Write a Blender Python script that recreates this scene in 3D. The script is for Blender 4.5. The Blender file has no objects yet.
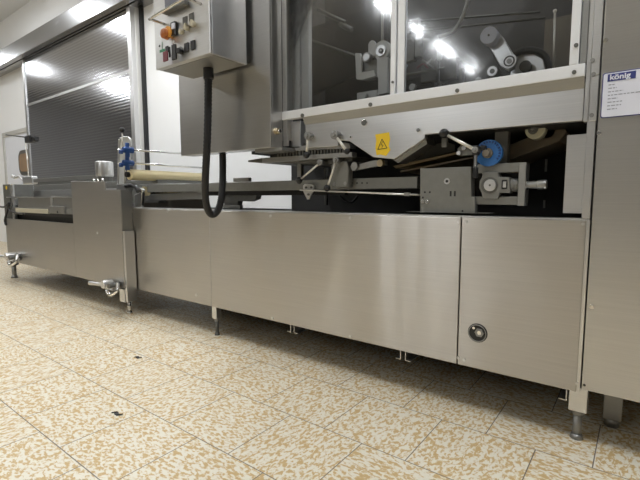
import bpy, bmesh, math, random
from mathutils import Vector, Matrix
random.seed(7)
S = bpy.context.scene
COL = S.collection

# ------------------------------------------------------------------ camera
FPX = 427.591
FW = Vector((-0.59897728, 0.79451124, -0.09989045))
RT = Vector((0.79860707, 0.60185033, -0.00170826))
UP = Vector((-0.05876187, 0.08079643, 0.99499697))
CAM = Vector((0, 0, 1.0))

def at(px, py, Y):
    "point of the upright plane y = Y that the photograph shows at this pixel"
    d = FW * FPX + RT * (px - 320) - UP * (py - 240)
    return CAM + d * ((Y - CAM.y) / d.y)

def atx(px, py, X):
    d = FW * FPX + RT * (px - 320) - UP * (py - 240)
    return CAM + d * ((X - CAM.x) / d.x)

def atz(px, py, Z=0.0):
    d = FW * FPX + RT * (px - 320) - UP * (py - 240)
    return CAM + d * ((Z - CAM.z) / d.z)

def rad(p, rpx):
    return rpx * (p - CAM).dot(FW) / FPX

cam = bpy.data.cameras.new('camera')
cam.sensor_width = 36
cam.lens = FPX / 640 * 36
cam.clip_start = 0.05
co = bpy.data.objects.new('camera', cam)
COL.objects.link(co)
m = Matrix.Identity(4)
for i in range(3):
    m[i][0] = RT[i]; m[i][1] = UP[i]; m[i][2] = -FW[i]; m[i][3] = CAM[i]
co.matrix_world = m
S.camera = co
S.view_settings.view_transform = 'Standard'
S.view_settings.look = 'None'
S.view_settings.gamma = 1
S.view_settings.use_curve_mapping = False
S.view_settings.exposure = 0.42

# ------------------------------------------------------------------ materials
def nodes(name):
    mt = bpy.data.materials.new(name); mt.use_nodes = True
    nt = mt.node_tree
    return mt, nt, nt.nodes['Principled BSDF'], nt.nodes, nt.links

def plain(name, c, rough=.5, metal=0.0, noise=.08, scale=12, bump=0.0, emit=None, estr=0, coat=0):
    mt, nt, b, N, L = nodes(name)
    b.inputs['Roughness'].default_value = rough
    b.inputs['Metallic'].default_value = metal
    if coat: b.inputs['Coat Weight'].default_value = coat
    tc = N.new('ShaderNodeTexCoord'); nz = N.new('ShaderNodeTexNoise')
    nz.inputs['Scale'].default_value = scale; nz.inputs['Detail'].default_value = 4
    L.new(tc.outputs['Object'], nz.inputs['Vector'])
    mx = N.new('ShaderNodeMix'); mx.data_type = 'RGBA'
    mx.inputs[6].default_value = (*[max(0, v * (1 - noise)) for v in c], 1)
    mx.inputs[7].default_value = (*[min(1, v * (1 + noise)) for v in c], 1)
    L.new(nz.outputs['Fac'], mx.inputs[0]); L.new(mx.outputs[2], b.inputs['Base Color'])
    if bump:
        bp = N.new('ShaderNodeBump'); bp.inputs['Strength'].default_value = bump
        bp.inputs['Distance'].default_value = .01
        L.new(nz.outputs['Fac'], bp.inputs['Height']); L.new(bp.outputs['Normal'], b.inputs['Normal'])
    if emit:
        b.inputs['Emission Color'].default_value = (*emit, 1)
        b.inputs['Emission Strength'].default_value = estr
    return mt

def brushed(name, c, rough=.3, wave=.4, wscale=1.6, vertical=False, grain=.05, smudge=.08, aniso=0.0):
    "brushed stainless sheet: fine grain, faint smudges, slightly uneven sheet"
    mt, nt, b, N, L = nodes(name)
    b.inputs['Metallic'].default_value = 1
    tc = N.new('ShaderNodeTexCoord')
    mp = N.new('ShaderNodeMapping')
    mp.inputs['Scale'].default_value = (260, 260, 3) if vertical else (3, 260, 260)
    L.new(tc.outputs['Object'], mp.inputs['Vector'])
    g = N.new('ShaderNodeTexNoise'); g.inputs['Scale'].default_value = 1; g.inputs['Detail'].default_value = 3
    L.new(mp.outputs[0], g.inputs['Vector'])
    s = N.new('ShaderNodeTexNoise'); s.inputs['Scale'].default_value = 3.2; s.inputs['Detail'].default_value = 6
    L.new(tc.outputs['Object'], s.inputs['Vector'])
    r = N.new('ShaderNodeMath'); r.operation = 'MULTIPLY_ADD'
    r.inputs[1].default_value = smudge * 2; r.inputs[2].default_value = rough - smudge
    L.new(s.outputs['Fac'], r.inputs[0])
    r2 = N.new('ShaderNodeMath'); r2.operation = 'MULTIPLY_ADD'; r2.inputs[1].default_value = grain * 2
    L.new(g.outputs['Fac'], r2.inputs[0]); L.new(r.outputs[0], r2.inputs[2])
    L.new(r2.outputs[0], b.inputs['Roughness'])
    mx = N.new('ShaderNodeMix'); mx.data_type = 'RGBA'
    mx.inputs[6].default_value = (*[v * .90 for v in c], 1)
    mx.inputs[7].default_value = (*[min(1, v * 1.08) for v in c], 1)
    L.new(g.outputs['Fac'], mx.inputs[0]); L.new(mx.outputs[2], b.inputs['Base Color'])
    mp2 = N.new('ShaderNodeMapping'); mp2.inputs['Scale'].default_value = (wscale, wscale, wscale * .28)
    L.new(tc.outputs['Object'], mp2.inputs['Vector'])
    w = N.new('ShaderNodeTexNoise'); w.inputs['Scale'].default_value = 1; w.inputs['Detail'].default_value = 1
    w.inputs['Distortion'].default_value = .6
    L.new(mp2.outputs[0], w.inputs['Vector'])
    bp = N.new('ShaderNodeBump'); bp.inputs['Strength'].default_value = wave; bp.inputs['Distance'].default_value = .03
    L.new(w.outputs['Fac'], bp.inputs['Height']); L.new(bp.outputs['Normal'], b.inputs['Normal'])
    if aniso:
        b.inputs['Anisotropic'].default_value = aniso
        cv = N.new('ShaderNodeCombineXYZ'); cv.inputs[2].default_value = 1; cv.inputs[0].default_value = .01
        L.new(cv.outputs[0], b.inputs['Tangent'])
    return mt

M = {}
M['panel'] = brushed('brushed_panel_steel', (.57, .555, .535), .28, 1.2, 2.2, aniso=.88)
M['panelv'] = brushed('brushed_cabinet_steel', (.60, .595, .585), .29, .4, 1.5, aniso=.5, grain=.02, smudge=.04)
M['satin'] = brushed('satin_steel', (.70, .70, .70), .30, .15, 2)
M['shadesteel'] = brushed('shaded_guard_steel', (.47, .455, .435), .36, .3, 1.2, aniso=.3)  # same steel as the covers, darkened for how light meets these panels
M['railsteel'] = brushed('rail_cover_steel', (.45, .455, .47), .20, .04, 1.2, smudge=.04)
M['dull'] = brushed('dull_grey_steel', (.34, .34, .33), .45, .1, 2)
M['cast'] = plain('cast_grey_metal', (.23, .23, .215), .5, .55, .12, 30)
M['darkcast'] = plain('dark_grey_metal', (.14, .14, .13), .5, .5, .15, 30)
M['chrome'] = plain('polished_steel', (.75, .75, .74), .14, 1, .03)
M['rod'] = plain('light_rod_metal', (.78, .76, .70), .35, .6, .03)
M['whitepaint'] = plain('white_frame_paint', (.80, .815, .84), .35, 0, .03, 20)
M['castlight'] = plain('light_grey_casting', (.55, .55, .53), .45, .3, .12, 20)
M['black'] = plain('black_plastic', (.012, .012, .013), .35, 0, .1)
M['rubber'] = plain('black_rubber', (.011, .011, .012), .5, 0, .1)
M['dark'] = plain('shade_dark_interior', (.03, .029, .028), .6, 0, .35, 5)  # shade of the enclosed spaces put into a near-black colour
M['interior'] = plain('window_interior_shade', (.06, .058, .056), .5, .2, .6, 3.5)  # dimness inside the hood put into the colour of its shell
M['brownint'] = plain('brownish_interior_plate', (.20, .175, .14), .5, .3, .15, 4)
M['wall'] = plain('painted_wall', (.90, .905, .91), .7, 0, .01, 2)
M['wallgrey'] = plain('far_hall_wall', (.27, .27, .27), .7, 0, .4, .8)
M['ceil'] = plain('painted_ceiling', (.76, .77, .78), .8, 0, .02, 2)
M['terracotta'] = plain('terracotta_baseboard', (.50, .30, .16), .5, 0, .2, 9)
M['blue'] = plain('blue_plastic', (.03, .15, .44), .35, 0, .08)
M['clampblue'] = plain('blue_clamp_paint', (.02, .07, .24), .3, .2, .1)
M['darkblue'] = plain('dark_blue_plastic', (.02, .06, .22), .35, 0, .1)
M['amber'] = plain('amber_plastic', (.75, .33, .04), .3, 0, .1)
M['orange'] = plain('orange_plastic', (.42, .13, .03), .3, 0, .3, 60)
M['red'] = plain('red_plastic', (.16, .02, .03), .4, 0, .1)
M['green'] = plain('green_plastic', (.03, .25, .12), .4, 0, .1)
M['yellow'] = plain('yellow_sticker', (.85, .58, .02), .45, 0, .05)
M['dough'] = plain('cream_roller_plastic', (.86, .74, .45), .5, 0, .07, 8)
M['ivory'] = plain('ivory_plastic', (.60, .57, .42), .45, 0, .06)
M['belt'] = plain('tan_conveyor_belt', (.40, .32, .20), .6, 0, .15, 14)
M['belt2'] = plain('brown_conveyor_belt', (.20, .16, .11), .6, 0, .2, 14)
M['brass'] = plain('brass', (.60, .50, .33), .3, 1, .1)
M['paper'] = plain('white_paper', (.78, .80, .90), .55, 0, .02)
M['lightblue'] = plain('pale_blue_card', (.50, .62, .72), .5, 0, .02)
M['navy'] = plain('navy_print', (.035, .045, .22), .5, 0, .02)
M['greyprint'] = plain('grey_print', (.33, .35, .42), .5, 0, .02)
M['screen'] = plain('grey_blue_display', (.20, .21, .25), .25, 0, .05)
M['beige'] = plain('beige_switch', (.50, .46, .35), .4, 0, .1)
M['brown'] = plain('brown_backroom', (.30, .20, .12), .6, 0, .3, 4)
M['doorwhite'] = plain('white_door_leaf', (.80, .82, .88), .5, 0, .01)
M['hosegrey'] = plain('grey_conduit', (.42, .42, .40), .5, 0, .05)
M['lamp'] = plain('lamp_diffuser', (.9, .9, .9), .4, 0, 0, emit=(.955, .98, 1), estr=30)
M['jamb'] = plain('light_grey_jamb', (.62, .61, .58), .4, .2, .04)

def ribbed():
    mt, nt, b, N, L = nodes('ribbed_steel_door_skin')
    b.inputs['Metallic'].default_value = 1
    b.inputs['Base Color'].default_value = (.50, .505, .53, 1)
    b.inputs['Roughness'].default_value = .14
    tc = N.new('ShaderNodeTexCoord')
    w = N.new('ShaderNodeTexWave'); w.bands_direction = 'Z'; w.inputs['Scale'].default_value = 7.4
    w.inputs['Distortion'].default_value = .25; w.inputs['Detail'].default_value = 0
    L.new(tc.outputs['Object'], w.inputs['Vector'])
    nz = N.new('ShaderNodeTexNoise'); nz.inputs['Scale'].default_value = 1.6; nz.inputs['Detail'].default_value = 2
    L.new(tc.outputs['Object'], nz.inputs['Vector'])
    ad = N.new('ShaderNodeMath'); ad.operation = 'MULTIPLY_ADD'; ad.inputs[1].default_value = .8
    L.new(nz.outputs['Fac'], ad.inputs[0]); L.new(w.outputs['Fac'], ad.inputs[2])
    bp = N.new('ShaderNodeBump'); bp.inputs['Strength'].default_value = .04; bp.inputs['Distance'].default_value = .008
    L.new(ad.outputs[0], bp.inputs['Height']); L.new(bp.outputs['Normal'], b.inputs['Normal'])
    mx = N.new('ShaderNodeMix'); mx.data_type = 'RGBA'
    mx.inputs[6].default_value = (.44, .445, .47, 1); mx.inputs[7].default_value = (.58, .585, .61, 1)
    L.new(w.outputs['Fac'], mx.inputs[0]); L.new(mx.outputs[2], b.inputs['Base Color'])
    return mt
M['ribbed'] = ribbed()

def glass():
    mt, nt, b, N, L = nodes('scuffed_clear_pane')
    N.remove(b)
    out = N['Material Output']
    tr = N.new('ShaderNodeBsdfTransparent'); tr.inputs[0].default_value = (.92, .93, .94, 1)
    gl = N.new('ShaderNodeBsdfGlossy'); gl.inputs['Roughness'].default_value = .09
    nz = N.new('ShaderNodeTexNoise'); nz.inputs['Scale'].default_value = 5; nz.inputs['Detail'].default_value = 5
    tc = N.new('ShaderNodeTexCoord'); L.new(tc.outputs['Object'], nz.inputs['Vector'])
    bp = N.new('ShaderNodeBump'); bp.inputs['Strength'].default_value = .05; bp.inputs['Distance'].default_value = .02
    L.new(nz.outputs['Fac'], bp.inputs['Height']); L.new(bp.outputs['Normal'], gl.inputs['Normal'])
    fr = N.new('ShaderNodeFresnel'); fr.inputs[0].default_value = 1.45
    mx = N.new('ShaderNodeMixShader')
    L.new(fr.outputs[0], mx.inputs[0]); L.new(tr.outputs[0], mx.inputs[1]); L.new(gl.outputs[0], mx.inputs[2])
    L.new(mx.outputs[0], out.inputs['Surface'])
    return mt
M['glass'] = glass()

def tiles():
    mt, nt, b, N, L = nodes('mottled_ochre_floor_tiles')
    def math_(op, a, bb=None, c=None):
        n = N.new('ShaderNodeMath'); n.operation = op
        for i, v in enumerate((a, bb, c)):
            if v is None: continue
            if isinstance(v, (int, float)): n.inputs[i].default_value = v
            else: L.new(v, n.inputs[i])
        return n.outputs[0]
    tc = N.new('ShaderNodeTexCoord'); sx = N.new('ShaderNodeSeparateXYZ')
    L.new(tc.outputs['Object'], sx.inputs[0])
    P, W = .3765, .383
    v = math_('DIVIDE', math_('SUBTRACT', sx.outputs[1], .668 - P * 30), P)
    row = math_('FLOOR', v); fv = math_('FRACT', v)
    half = math_('MULTIPLY', math_('MODULO', row, 2), .5)
    u = math_('ADD', math_('DIVIDE', math_('ADD', sx.outputs[0], 1.817 + W * 60), W), half)
    cl = math_('FLOOR', u); fu = math_('FRACT', u)
    eu = math_('MULTIPLY', math_('MINIMUM', fu, math_('SUBTRACT', 1, fu)), W)
    ev = math_('MULTIPLY', math_('MINIMUM', fv, math_('SUBTRACT', 1, fv)), P)
    e = math_('MINIMUM', eu, ev)
    gm = N.new('ShaderNodeMapRange'); gm.inputs[1].default_value = .0012; gm.inputs[2].default_value = .0026
    gm.inputs[3].default_value = 1; gm.inputs[4].default_value = 0
    L.new(e, gm.inputs[0])
    cb = N.new('ShaderNodeCombineXYZ'); L.new(cl, cb.inputs[0]); L.new(row, cb.inputs[1])
    wn = N.new('ShaderNodeTexWhiteNoise'); wn.noise_dimensions = '3D'; L.new(cb.outputs[0], wn.inputs['Vector'])
    ang = math_('MULTIPLY', math_('FLOOR', math_('MULTIPLY', wn.outputs['Value'], 4)), 1.5708)
    rot = N.new('ShaderNodeVectorRotate'); rot.rotation_type = 'Z_AXIS'
    L.new(tc.outputs['Object'], rot.inputs['Vector']); L.new(ang, rot.inputs['Angle'])
    off = N.new('ShaderNodeVectorMath'); off.operation = 'MULTIPLY_ADD'
    off.inputs[1].default_value = (17, 13, 5)
    L.new(wn.outputs['Color'], off.inputs[0]); L.new(rot.outputs[0], off.inputs[2])
    mp = N.new('ShaderNodeMapping'); mp.inputs['Scale'].default_value = (44, 72, 60)
    mp.inputs['Rotation'].default_value = (0, 0, .5)
    L.new(off.outputs[0], mp.inputs['Vector'])
    nz = N.new('ShaderNodeTexNoise'); nz.inputs['Scale'].default_value = 1; nz.inputs['Detail'].default_value = 3
    nz.inputs['Roughness'].default_value = .55; nz.inputs['Distortion'].default_value = .5
    L.new(mp.outputs[0], nz.inputs['Vector'])
    cr = N.new('ShaderNodeValToRGB'); r = cr.color_ramp
    r.elements[0].position = .45; r.elements[0].color = (.72, .68, .58, 1)
    r.elements[1].position = .60; r.elements[1].color = (.52, .36, .16, 1)
    a = r.elements.new(.50); a.color = (.68, .61, .47, 1)
    a = r.elements.new(.54); a.color = (.57, .43, .23, 1)
    L.new(nz.outputs['Fac'], cr.inputs[0])
    mx = N.new('ShaderNodeMix'); mx.data_type = 'RGBA'
    L.new(gm.outputs[0], mx.inputs[0]); L.new(cr.outputs[0], mx.inputs[6])
    mx.inputs[7].default_value = (.13, .11, .09, 1)
    L.new(mx.outputs[2], b.inputs['Base Color'])
    b.inputs['Roughness'].default_value = .42
    bp = N.new('ShaderNodeBump'); bp.inputs['Strength'].default_value = .35; bp.inputs['Distance'].default_value = .004
    hh = math_('SUBTRACT', math_('MULTIPLY', nz.outputs['Fac'], .6), gm.outputs[0])
    L.new(hh, bp.inputs['Height']); L.new(bp.outputs['Normal'], b.inputs['Normal'])
    return mt
M['tiles'] = tiles()

# ------------------------------------------------------------------ mesh helpers
class MB:
    def __init__(s): s.bm = bmesh.new()
    def box(s, x0, x1, y0, y1, z0, z1):
        x0, x1 = sorted((x0, x1)); y0, y1 = sorted((y0, y1)); z0, z1 = sorted((z0, z1))
        vs = [s.bm.verts.new(p) for p in ((x0,y0,z0),(x1,y0,z0),(x1,y1,z0),(x0,y1,z0),(x0,y0,z1),(x1,y0,z1),(x1,y1,z1),(x0,y1,z1))]
        for f in ((3,2,1,0),(4,5,6,7),(0,1,5,4),(1,2,6,5),(2,3,7,6),(3,0,4,7)):
            s.bm.faces.new([vs[i] for i in f])
        return s
    def pbox(s, px0, py0, px1, py1, Y, d):
        a = at(px0, py0, Y); b = at(px1, py1, Y)
        return s.box(a.x, b.x, Y, Y + d, a.z, b.z)
    def prism(s, pts, d):
        "closed outline of 3D points pushed along vector d"
        d = Vector(d)
        a = [s.bm.verts.new(p) for p in pts]; b = [s.bm.verts.new(Vector(p) + d) for p in pts]
        n = len(pts)
        s.bm.faces.new(a); s.bm.faces.new(b[::-1])
        for i in range(n):
            s.bm.faces.new((a[i], b[i], b[(i+1) % n], a[(i+1) % n]))
        return s
    def pprism(s, pts, Y, d):
        return s.prism([at(x, y, Y) for x, y in pts], (0, d, 0))
    def cyl(s, p0, p1, r, r2=None, n=20):
        p0 = Vector(p0); p1 = Vector(p1); r2 = r if r2 is None else r2
        ax = (p1 - p0).normalized(); q = ax.to_track_quat('Z', 'Y')
        A = [s.bm.verts.new(p0 + q @ Vector((r*math.cos(t), r*math.sin(t), 0))) for t in [2*math.pi*i/n for i in range(n)]]
        B = [s.bm.verts.new(p1 + q @ Vector((r2*math.cos(t), r2*math.sin(t), 0))) for t in [2*math.pi*i/n for i in range(n)]]
        for i in range(n):
            f = s.bm.faces.new((A[i], A[(i+1) % n], B[(i+1) % n], B[i])); f.smooth = True
        s.bm.faces.new(A[::-1]); s.bm.faces.new(B)
        return s
    def disc(s, px, py, rp, Y, d, n=24, r2=None):
        "round piece facing the aisle, front face at y = Y, going back by d"
        c = at(px, py, Y); r = rad(c, rp)
        return s.cyl(c + Vector((0, d, 0)), c, r, r if r2 is None else rad(c, r2), n)
    def ball(s, c, r, sc=(1, 1, 1)):
        g = bmesh.ops.create_uvsphere(s.bm, u_segments=18, v_segments=12, radius=r)
        for v in g['verts']:
            v.co = Vector((v.co.x*sc[0], v.co.y*sc[1], v.co.z*sc[2])) + Vector(c)
            for f in v.link_faces: f.smooth = True
        return s
    def ring(s, c, R, r, axis=(0, 1, 0), n=28, k=8):
        c = Vector(c); q = Vector(axis).to_track_quat('Z', 'Y'); rows = []
        for i in range(n):
            t = 2*math.pi*i/n; row = []
            for j in range(k):
                u = 2*math.pi*j/k; rr = R + r*math.cos(u)
                row.append(s.bm.verts.new(c + q @ Vector((rr*math.cos(t), rr*math.sin(t), r*math.sin(u)))))
            rows.append(row)
        for i in range(n):
            for j in range(k):
                f = s.bm.faces.new((rows[i][j], rows[(i+1) % n][j], rows[(i+1) % n][(j+1) % k], rows[i][(j+1) % k])); f.smooth = True
        return s
    def tube(s, pts, r, n=12, steps=8, rib=0, closed_ends=True):
        P = [Vector(p) for p in pts]
        if steps > 1 and len(P) > 2:
            Q = []
            for i in range(len(P) - 1):
                p0 = P[max(i-1, 0)]; p1 = P[i]; p2 = P[i+1]; p3 = P[min(i+2, len(P)-1)]
                for k in range(steps):
                    t = k / steps
                    Q.append(.5*((2*p1) + (p2-p0)*t + (2*p0-5*p1+4*p2-p3)*t*t + (3*p1-p0-3*p2+p3)*t**3))
            Q.append(P[-1]); P = Q
        rows = []; up = None
        for i, p in enumerate(P):
            ax = (P[min(i+1, len(P)-1)] - P[max(i-1, 0)]).normalized()
            if up is None:
                up = ax.orthogonal().normalized()
            up = (up - ax * up.dot(ax)).normalized(); sd = ax.cross(up)
            rr = r * (1 + (rib if i % 2 else -rib))
            rows.append([s.bm.verts.new(p + up*rr*math.cos(2*math.pi*j/n) + sd*rr*math.sin(2*math.pi*j/n)) for j in range(n)])
        for i in range(len(rows)-1):
            for j in range(n):
                f = s.bm.faces.new((rows[i][j], rows[i][(j+1) % n], rows[i+1][(j+1) % n], rows[i+1][j])); f.smooth = True
        s.bm.faces.new(rows[0][::-1]); s.bm.faces.new(rows[-1])
        return s

ORG = {}
def emp(name, loc, label, cat, group=None):
    o = bpy.data.objects.new(name, None); COL.objects.link(o)
    o.location = loc; o.empty_display_size = .1; ORG[o.name] = Vector(loc)
    o['label'] = label; o['category'] = cat
    if group: o['group'] = group
    return o
def tag(o, label, cat, group=None):
    o['label'] = label; o['category'] = cat
    if group: o['group'] = group
    return o
def obj(name, mb, mat, parent=None, bev=0.0, label=None, seg=2):
    bm = mb.bm
    bmesh.ops.recalc_face_normals(bm, faces=bm.faces[:])
    if parent is not None:
        org = ORG[parent.name]
    else:
        lo = [min(v.co[i] for v in bm.verts) for i in range(3)]; hi = [max(v.co[i] for v in bm.verts) for i in range(3)]
        org = Vector(((lo[0]+hi[0])/2, (lo[1]+hi[1])/2, lo[2]))
    for v in bm.verts: v.co -= org
    me = bpy.data.meshes.new(name); bm.to_mesh(me); bm.free()
    me.materials.append(M[mat] if isinstance(mat, str) else mat)
    o = bpy.data.objects.new(name, me); COL.objects.link(o)
    if parent is not None: o.parent = parent
    else: o.location = org
    ORG[o.name] = org
    if bev:
        b = o.modifiers.new('bevel', 'BEVEL'); b.width = bev; b.segments = seg; b.limit_method = 'ANGLE'
        b.angle_limit = math.radians(40); b.harden_normals = False
    if label: o['label'] = label
    return o
def struct(name, mb, mat, parent=None, bev=0):
    o = obj(name, mb, mat, parent, bev)
    if parent is None: o['kind'] = 'structure'
    return o

D = 1.94
# ------------------------------------------------------------------ the room
CZ = 4.6
XL, XR, YF, YB = -17.0, 5.0, -11.0, 3.4
fl = struct('floor', MB().box(XL, XR, YF, YB, -.1, 0), 'tiles')
# keep the tile grid in world coordinates
for v in fl.data.vertices: v.co += fl.location
fl.location = (0, 0, 0)
struct('ceiling', MB().box(XL, XR, YF, YB, CZ, CZ + .1), 'ceil')
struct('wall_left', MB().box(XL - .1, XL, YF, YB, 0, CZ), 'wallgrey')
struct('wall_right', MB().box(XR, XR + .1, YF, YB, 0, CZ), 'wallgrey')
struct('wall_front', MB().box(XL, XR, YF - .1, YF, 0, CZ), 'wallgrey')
struct('wall_back', MB().box(XL, XR, YB, YB + .1, 0, CZ), 'wall')
struct('baseboard_back', MB().box(XL, -12.0, YB - .02, YB, 0, .13), 'terracotta', bev=.004)

# hinged door with a round-cornered window in the back wall
fx0 = at(5, 133, 3.4).x; fx1 = -9.1; ftop = 2.36
d1 = struct('door_1', MB().box(fx0 + .08, fx1 - .08, YB - .035, YB - .005, .02, ftop - .08), 'doorwhite')
fr = MB(); fr.box(fx0, fx0 + .08, YB - .06, YB, 0, ftop); fr.box(fx1 - .08, fx1, YB - .06, YB, 0, ftop); fr.box(fx0 + .08, fx1 - .08, YB - .06, YB, ftop - .08, ftop)
struct('door_frame', fr, 'jamb', d1)
def rrect(x0, x1, z0, z1, r, y, n=6):
    pts = []
    for cx, cz, a0 in ((x1-r, z1-r, 0), (x0+r, z1-r, 90), (x0+r, z0+r, 180), (x1-r, z0+r, 270)):
        for i in range(n+1):
            a = math.radians(a0 + 90*i/n); pts.append((cx + r*math.cos(a), y, cz + r*math.sin(a)))
    return pts
wx0 = at(18.6, 151, 3.36).x; wz1 = at(19, 151, 3.36).z; wz0 = at(28, 175, 3.36).z
struct('window_gasket', MB().prism(rrect(wx0, wx0 + 1.15, wz0, wz1, .17, 3.345), (0, .03, 0)), 'darkcast', d1)
struct('window_pane', MB().prism(rrect(wx0 + .07, wx0 + 1.08, wz0 + .07, wz1 - .07, .12, 3.335), (0, .02, 0)), 'brown', d1)

# sliding door hung on its rail
YS = 3.25
sd = emp('sliding_door', (-7.5, 3.3, 0), 'large ribbed stainless steel sliding door hanging from the overhead rail', 'door')
sx0 = at(23, 52, YS).x; sx1 = at(129, 0, YS).x; sz1 = at(21, 56, YS).z - .02
obj('door_skin', MB().box(sx0, sx1, YS, YS + .06, .1, sz1), 'ribbed', sd)
zs = at(130, 71, YS).z
tr = MB(); tr.box(sx0 - .05, sx0 + .03, YS - .015, YS + .08, .06, sz1)
obj('edge_trim', tr, 'satin', sd, .004)
tr = MB(); tr.box(sx1 - .06, sx1 + .03, YS - .015, YS + .08, .06, sz1)
obj('edge_trim', tr, 'satin', sd, .004)
obj('seam_strip', MB().box(sx0 + .03, sx1 - .06, YS - .008, YS, zs - .02, zs + .02), 'satin', sd, .002)
# rail housing
rl = emp('door_rail', (-8, 3.2, 3.7), 'long stainless steel overhead rail housing above the ribbed sliding door', 'rail')
zt = at(0, 50, 3.12).z
z0 = at(60, 34, 3.12).z
obj('rail_cover', MB().prism([(XL + .2, 3.12, z0), (XL + .2, 3.12, zt), (XL + .2, 3.4, zt + .04), (XL + .2, 3.4, z0)], (at(134, 0, 3.12).x - XL - .2 + .55, 0, 0)), 'railsteel', rl, .006)
obj('guide_track', MB().box(XL + .25, -5.0, 3.21, 3.235, sz1 - .03, z0), 'darkcast', rl)
# door frame post and dark seal at its right side
struct('trim_1', MB().box(at(130.5, 60, 3.3).x, at(136.5, 60, 3.3).x, 3.3, 3.4, 0, CZ), 'jamb', bev=.01)
struct('trim_2', MB().box(at(137, 60, 3.36).x, at(143, 60, 3.36).x, 3.36, 3.4, 0, CZ), 'rubber')

# ------------------------------------------------------------------ ceiling lamps
k = 0
for cx in (.7, -4.0, -8.65, -13.45):
    for cy, hl in (((2.45, .62), (.75, .62)) if cx > 0 else ((2.45, .62), (.75, .62), (-3.5, .3), (-4.8, .2), (-6.4, .62), (-8.25, .35)) if cx > -8 else ((1.75, .3), (-.9, .4))):
        hue = {.7: 'first', -4.0: 'second', -8.65: 'third', -13.45: 'fourth'}[cx]
        root = emp('ceiling_light', (cx, cy, CZ - .1), 'long white fluorescent ceiling light in a row across the hall', 'light', 'fluorescent ceiling lights')
        obj('housing', MB().box(cx - .09, cx + .09, cy - hl - .03, cy + hl + .03, CZ - .06, CZ), 'whitepaint', root)
        obj('diffuser', MB().box(cx - .04, cx + .04, cy - hl, cy + hl, CZ - .10, CZ - .06), 'lamp', root)
        la = bpy.data.lights.new('tube_light', 'AREA'); la.shape = 'RECTANGLE'; la.size = .08; la.size_y = 2 * hl
        la.energy = 44 * hl / .62; la.color = (.955, .98, 1)
        lo = bpy.data.objects.new('tube_light', la); COL.objects.link(lo)
        lo.parent = root; lo.location = (0, 0, -.015)

# ------------------------------------------------------------------ right-hand tall cabinet
cx0 = at(598, 118, D).x
rc = emp('machine_cabinet', (.4, 2.35, 0), 'tall brushed stainless steel cabinet at the right edge carrying the white nameplate', 'cabinet')
obj('body', MB().box(cx0, 1.1, D, 2.75, .232, 3.0), 'panelv', rc, .004)
lg = MB(); lg.box(-.088, -.02, 2.17, 2.235, .035, .232)
leg = obj('leg', lg, 'dull', rc, .003)
obj('levelling_foot', MB().cyl((-.054, 2.2, 0), (-.054, 2.2, .04), .028), 'dull', rc)
for x, z in ((.95, 2.15), (.95, 2.65)):
    obj('leg', MB().box(x - .03, x + .03, 2.17 if z < 2.4 else 2.6, (2.17 if z < 2.4 else 2.6) + .06, 0, .232), 'dull', rc, .003)
for px, py in ((605.5, 40), (599, 133), (588.5, 307)):
    obj('screw', MB().disc(px + (3 if py > 200 else 0), py, 2.2, D - .004, .006, 14), 'chrome', rc, .001)
obj('screw_hole', MB().disc(584.3, 385.2, 1.3, D - .001, .004, 12), 'black', rc)
# nameplate
n0 = at(600.8, 82, D); n1 = at(597, 119, D)
pz1 = at(604, 73.5, D).z; pz0 = at(601, 118.5, D).z; pX0 = at(601.3, 100, D).x; pX1 = pX0 + .24
npl = obj('nameplate', MB().prism(rrect(pX0, pX1, pz0, pz1, .008, D - .003), (0, .004, 0)), 'navy', rc, label='white nameplate with dark blue border and rows of small print')
obj('plate_face', MB().prism(rrect(pX0 + .003, pX1 - .003, pz0 + .003, pz1 - .003, .007, D - .0045), (0, .002, 0)), 'paper', npl)
bz1 = pz1 - .007; bz0 = bz1 - .026; bx0 = pX0 + .016; bx1 = bx0 + .084
obj('logo_block', MB().box(bx0, bx1, D - .0055, D - .004, bz0, bz1), 'navy', npl)

def text(name, s, size, x, y, z, mat, parent, ext=.0006, sx=1.0, bold=0.0, center=False):
    cu = bpy.data.curves.new(name, 'FONT'); cu.body = s; cu.size = size; cu.extrude = ext; cu.offset = bold
    if center: cu.align_x = 'CENTER'
    to = bpy.data.objects.new(name + '_curve', cu); COL.objects.link(to)
    dg = bpy.context.evaluated_depsgraph_get(); me = bpy.data.meshes.new_from_object(to.evaluated_get(dg))
    bpy.data.objects.remove(to)
    org = ORG[parent.name]
    for v in me.vertices:
        p = v.co.copy(); v.co = Vector((x + p.x*sx, y - p.z, z + p.y)) - org
    me.materials.clear(); me.materials.append(M[mat])
    o = bpy.data.objects.new(name, me); COL.objects.link(o); o.parent = parent; ORG[o.name] = org
    return o
text('logo_lettering', 'könig', .0265, bx0 + .006, D - .006, bz0 + .0055, 'paper', npl, .0004, 1.08, .0007)
# rows of small print, unreadable in the photograph
rows = [(0, .02), (1, .026), (2, .045), (3, .10), (4, .03), (5, .045), (6, .042), (7, .03)]
for r_, w_ in rows:
    pr = MB()
    zz = bz0 - .012 - r_ * .0125; xx = bx0 + .004
    while w_ > 0:
        l = random.uniform(.006, .014); l = min(l, w_)
        pr.box(xx, xx + l, D - .0052, D - .004, zz - .0018, zz + .0018); xx += l + .003; w_ -= l + .003
    obj('print_line', pr, 'greyprint', npl)

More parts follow.
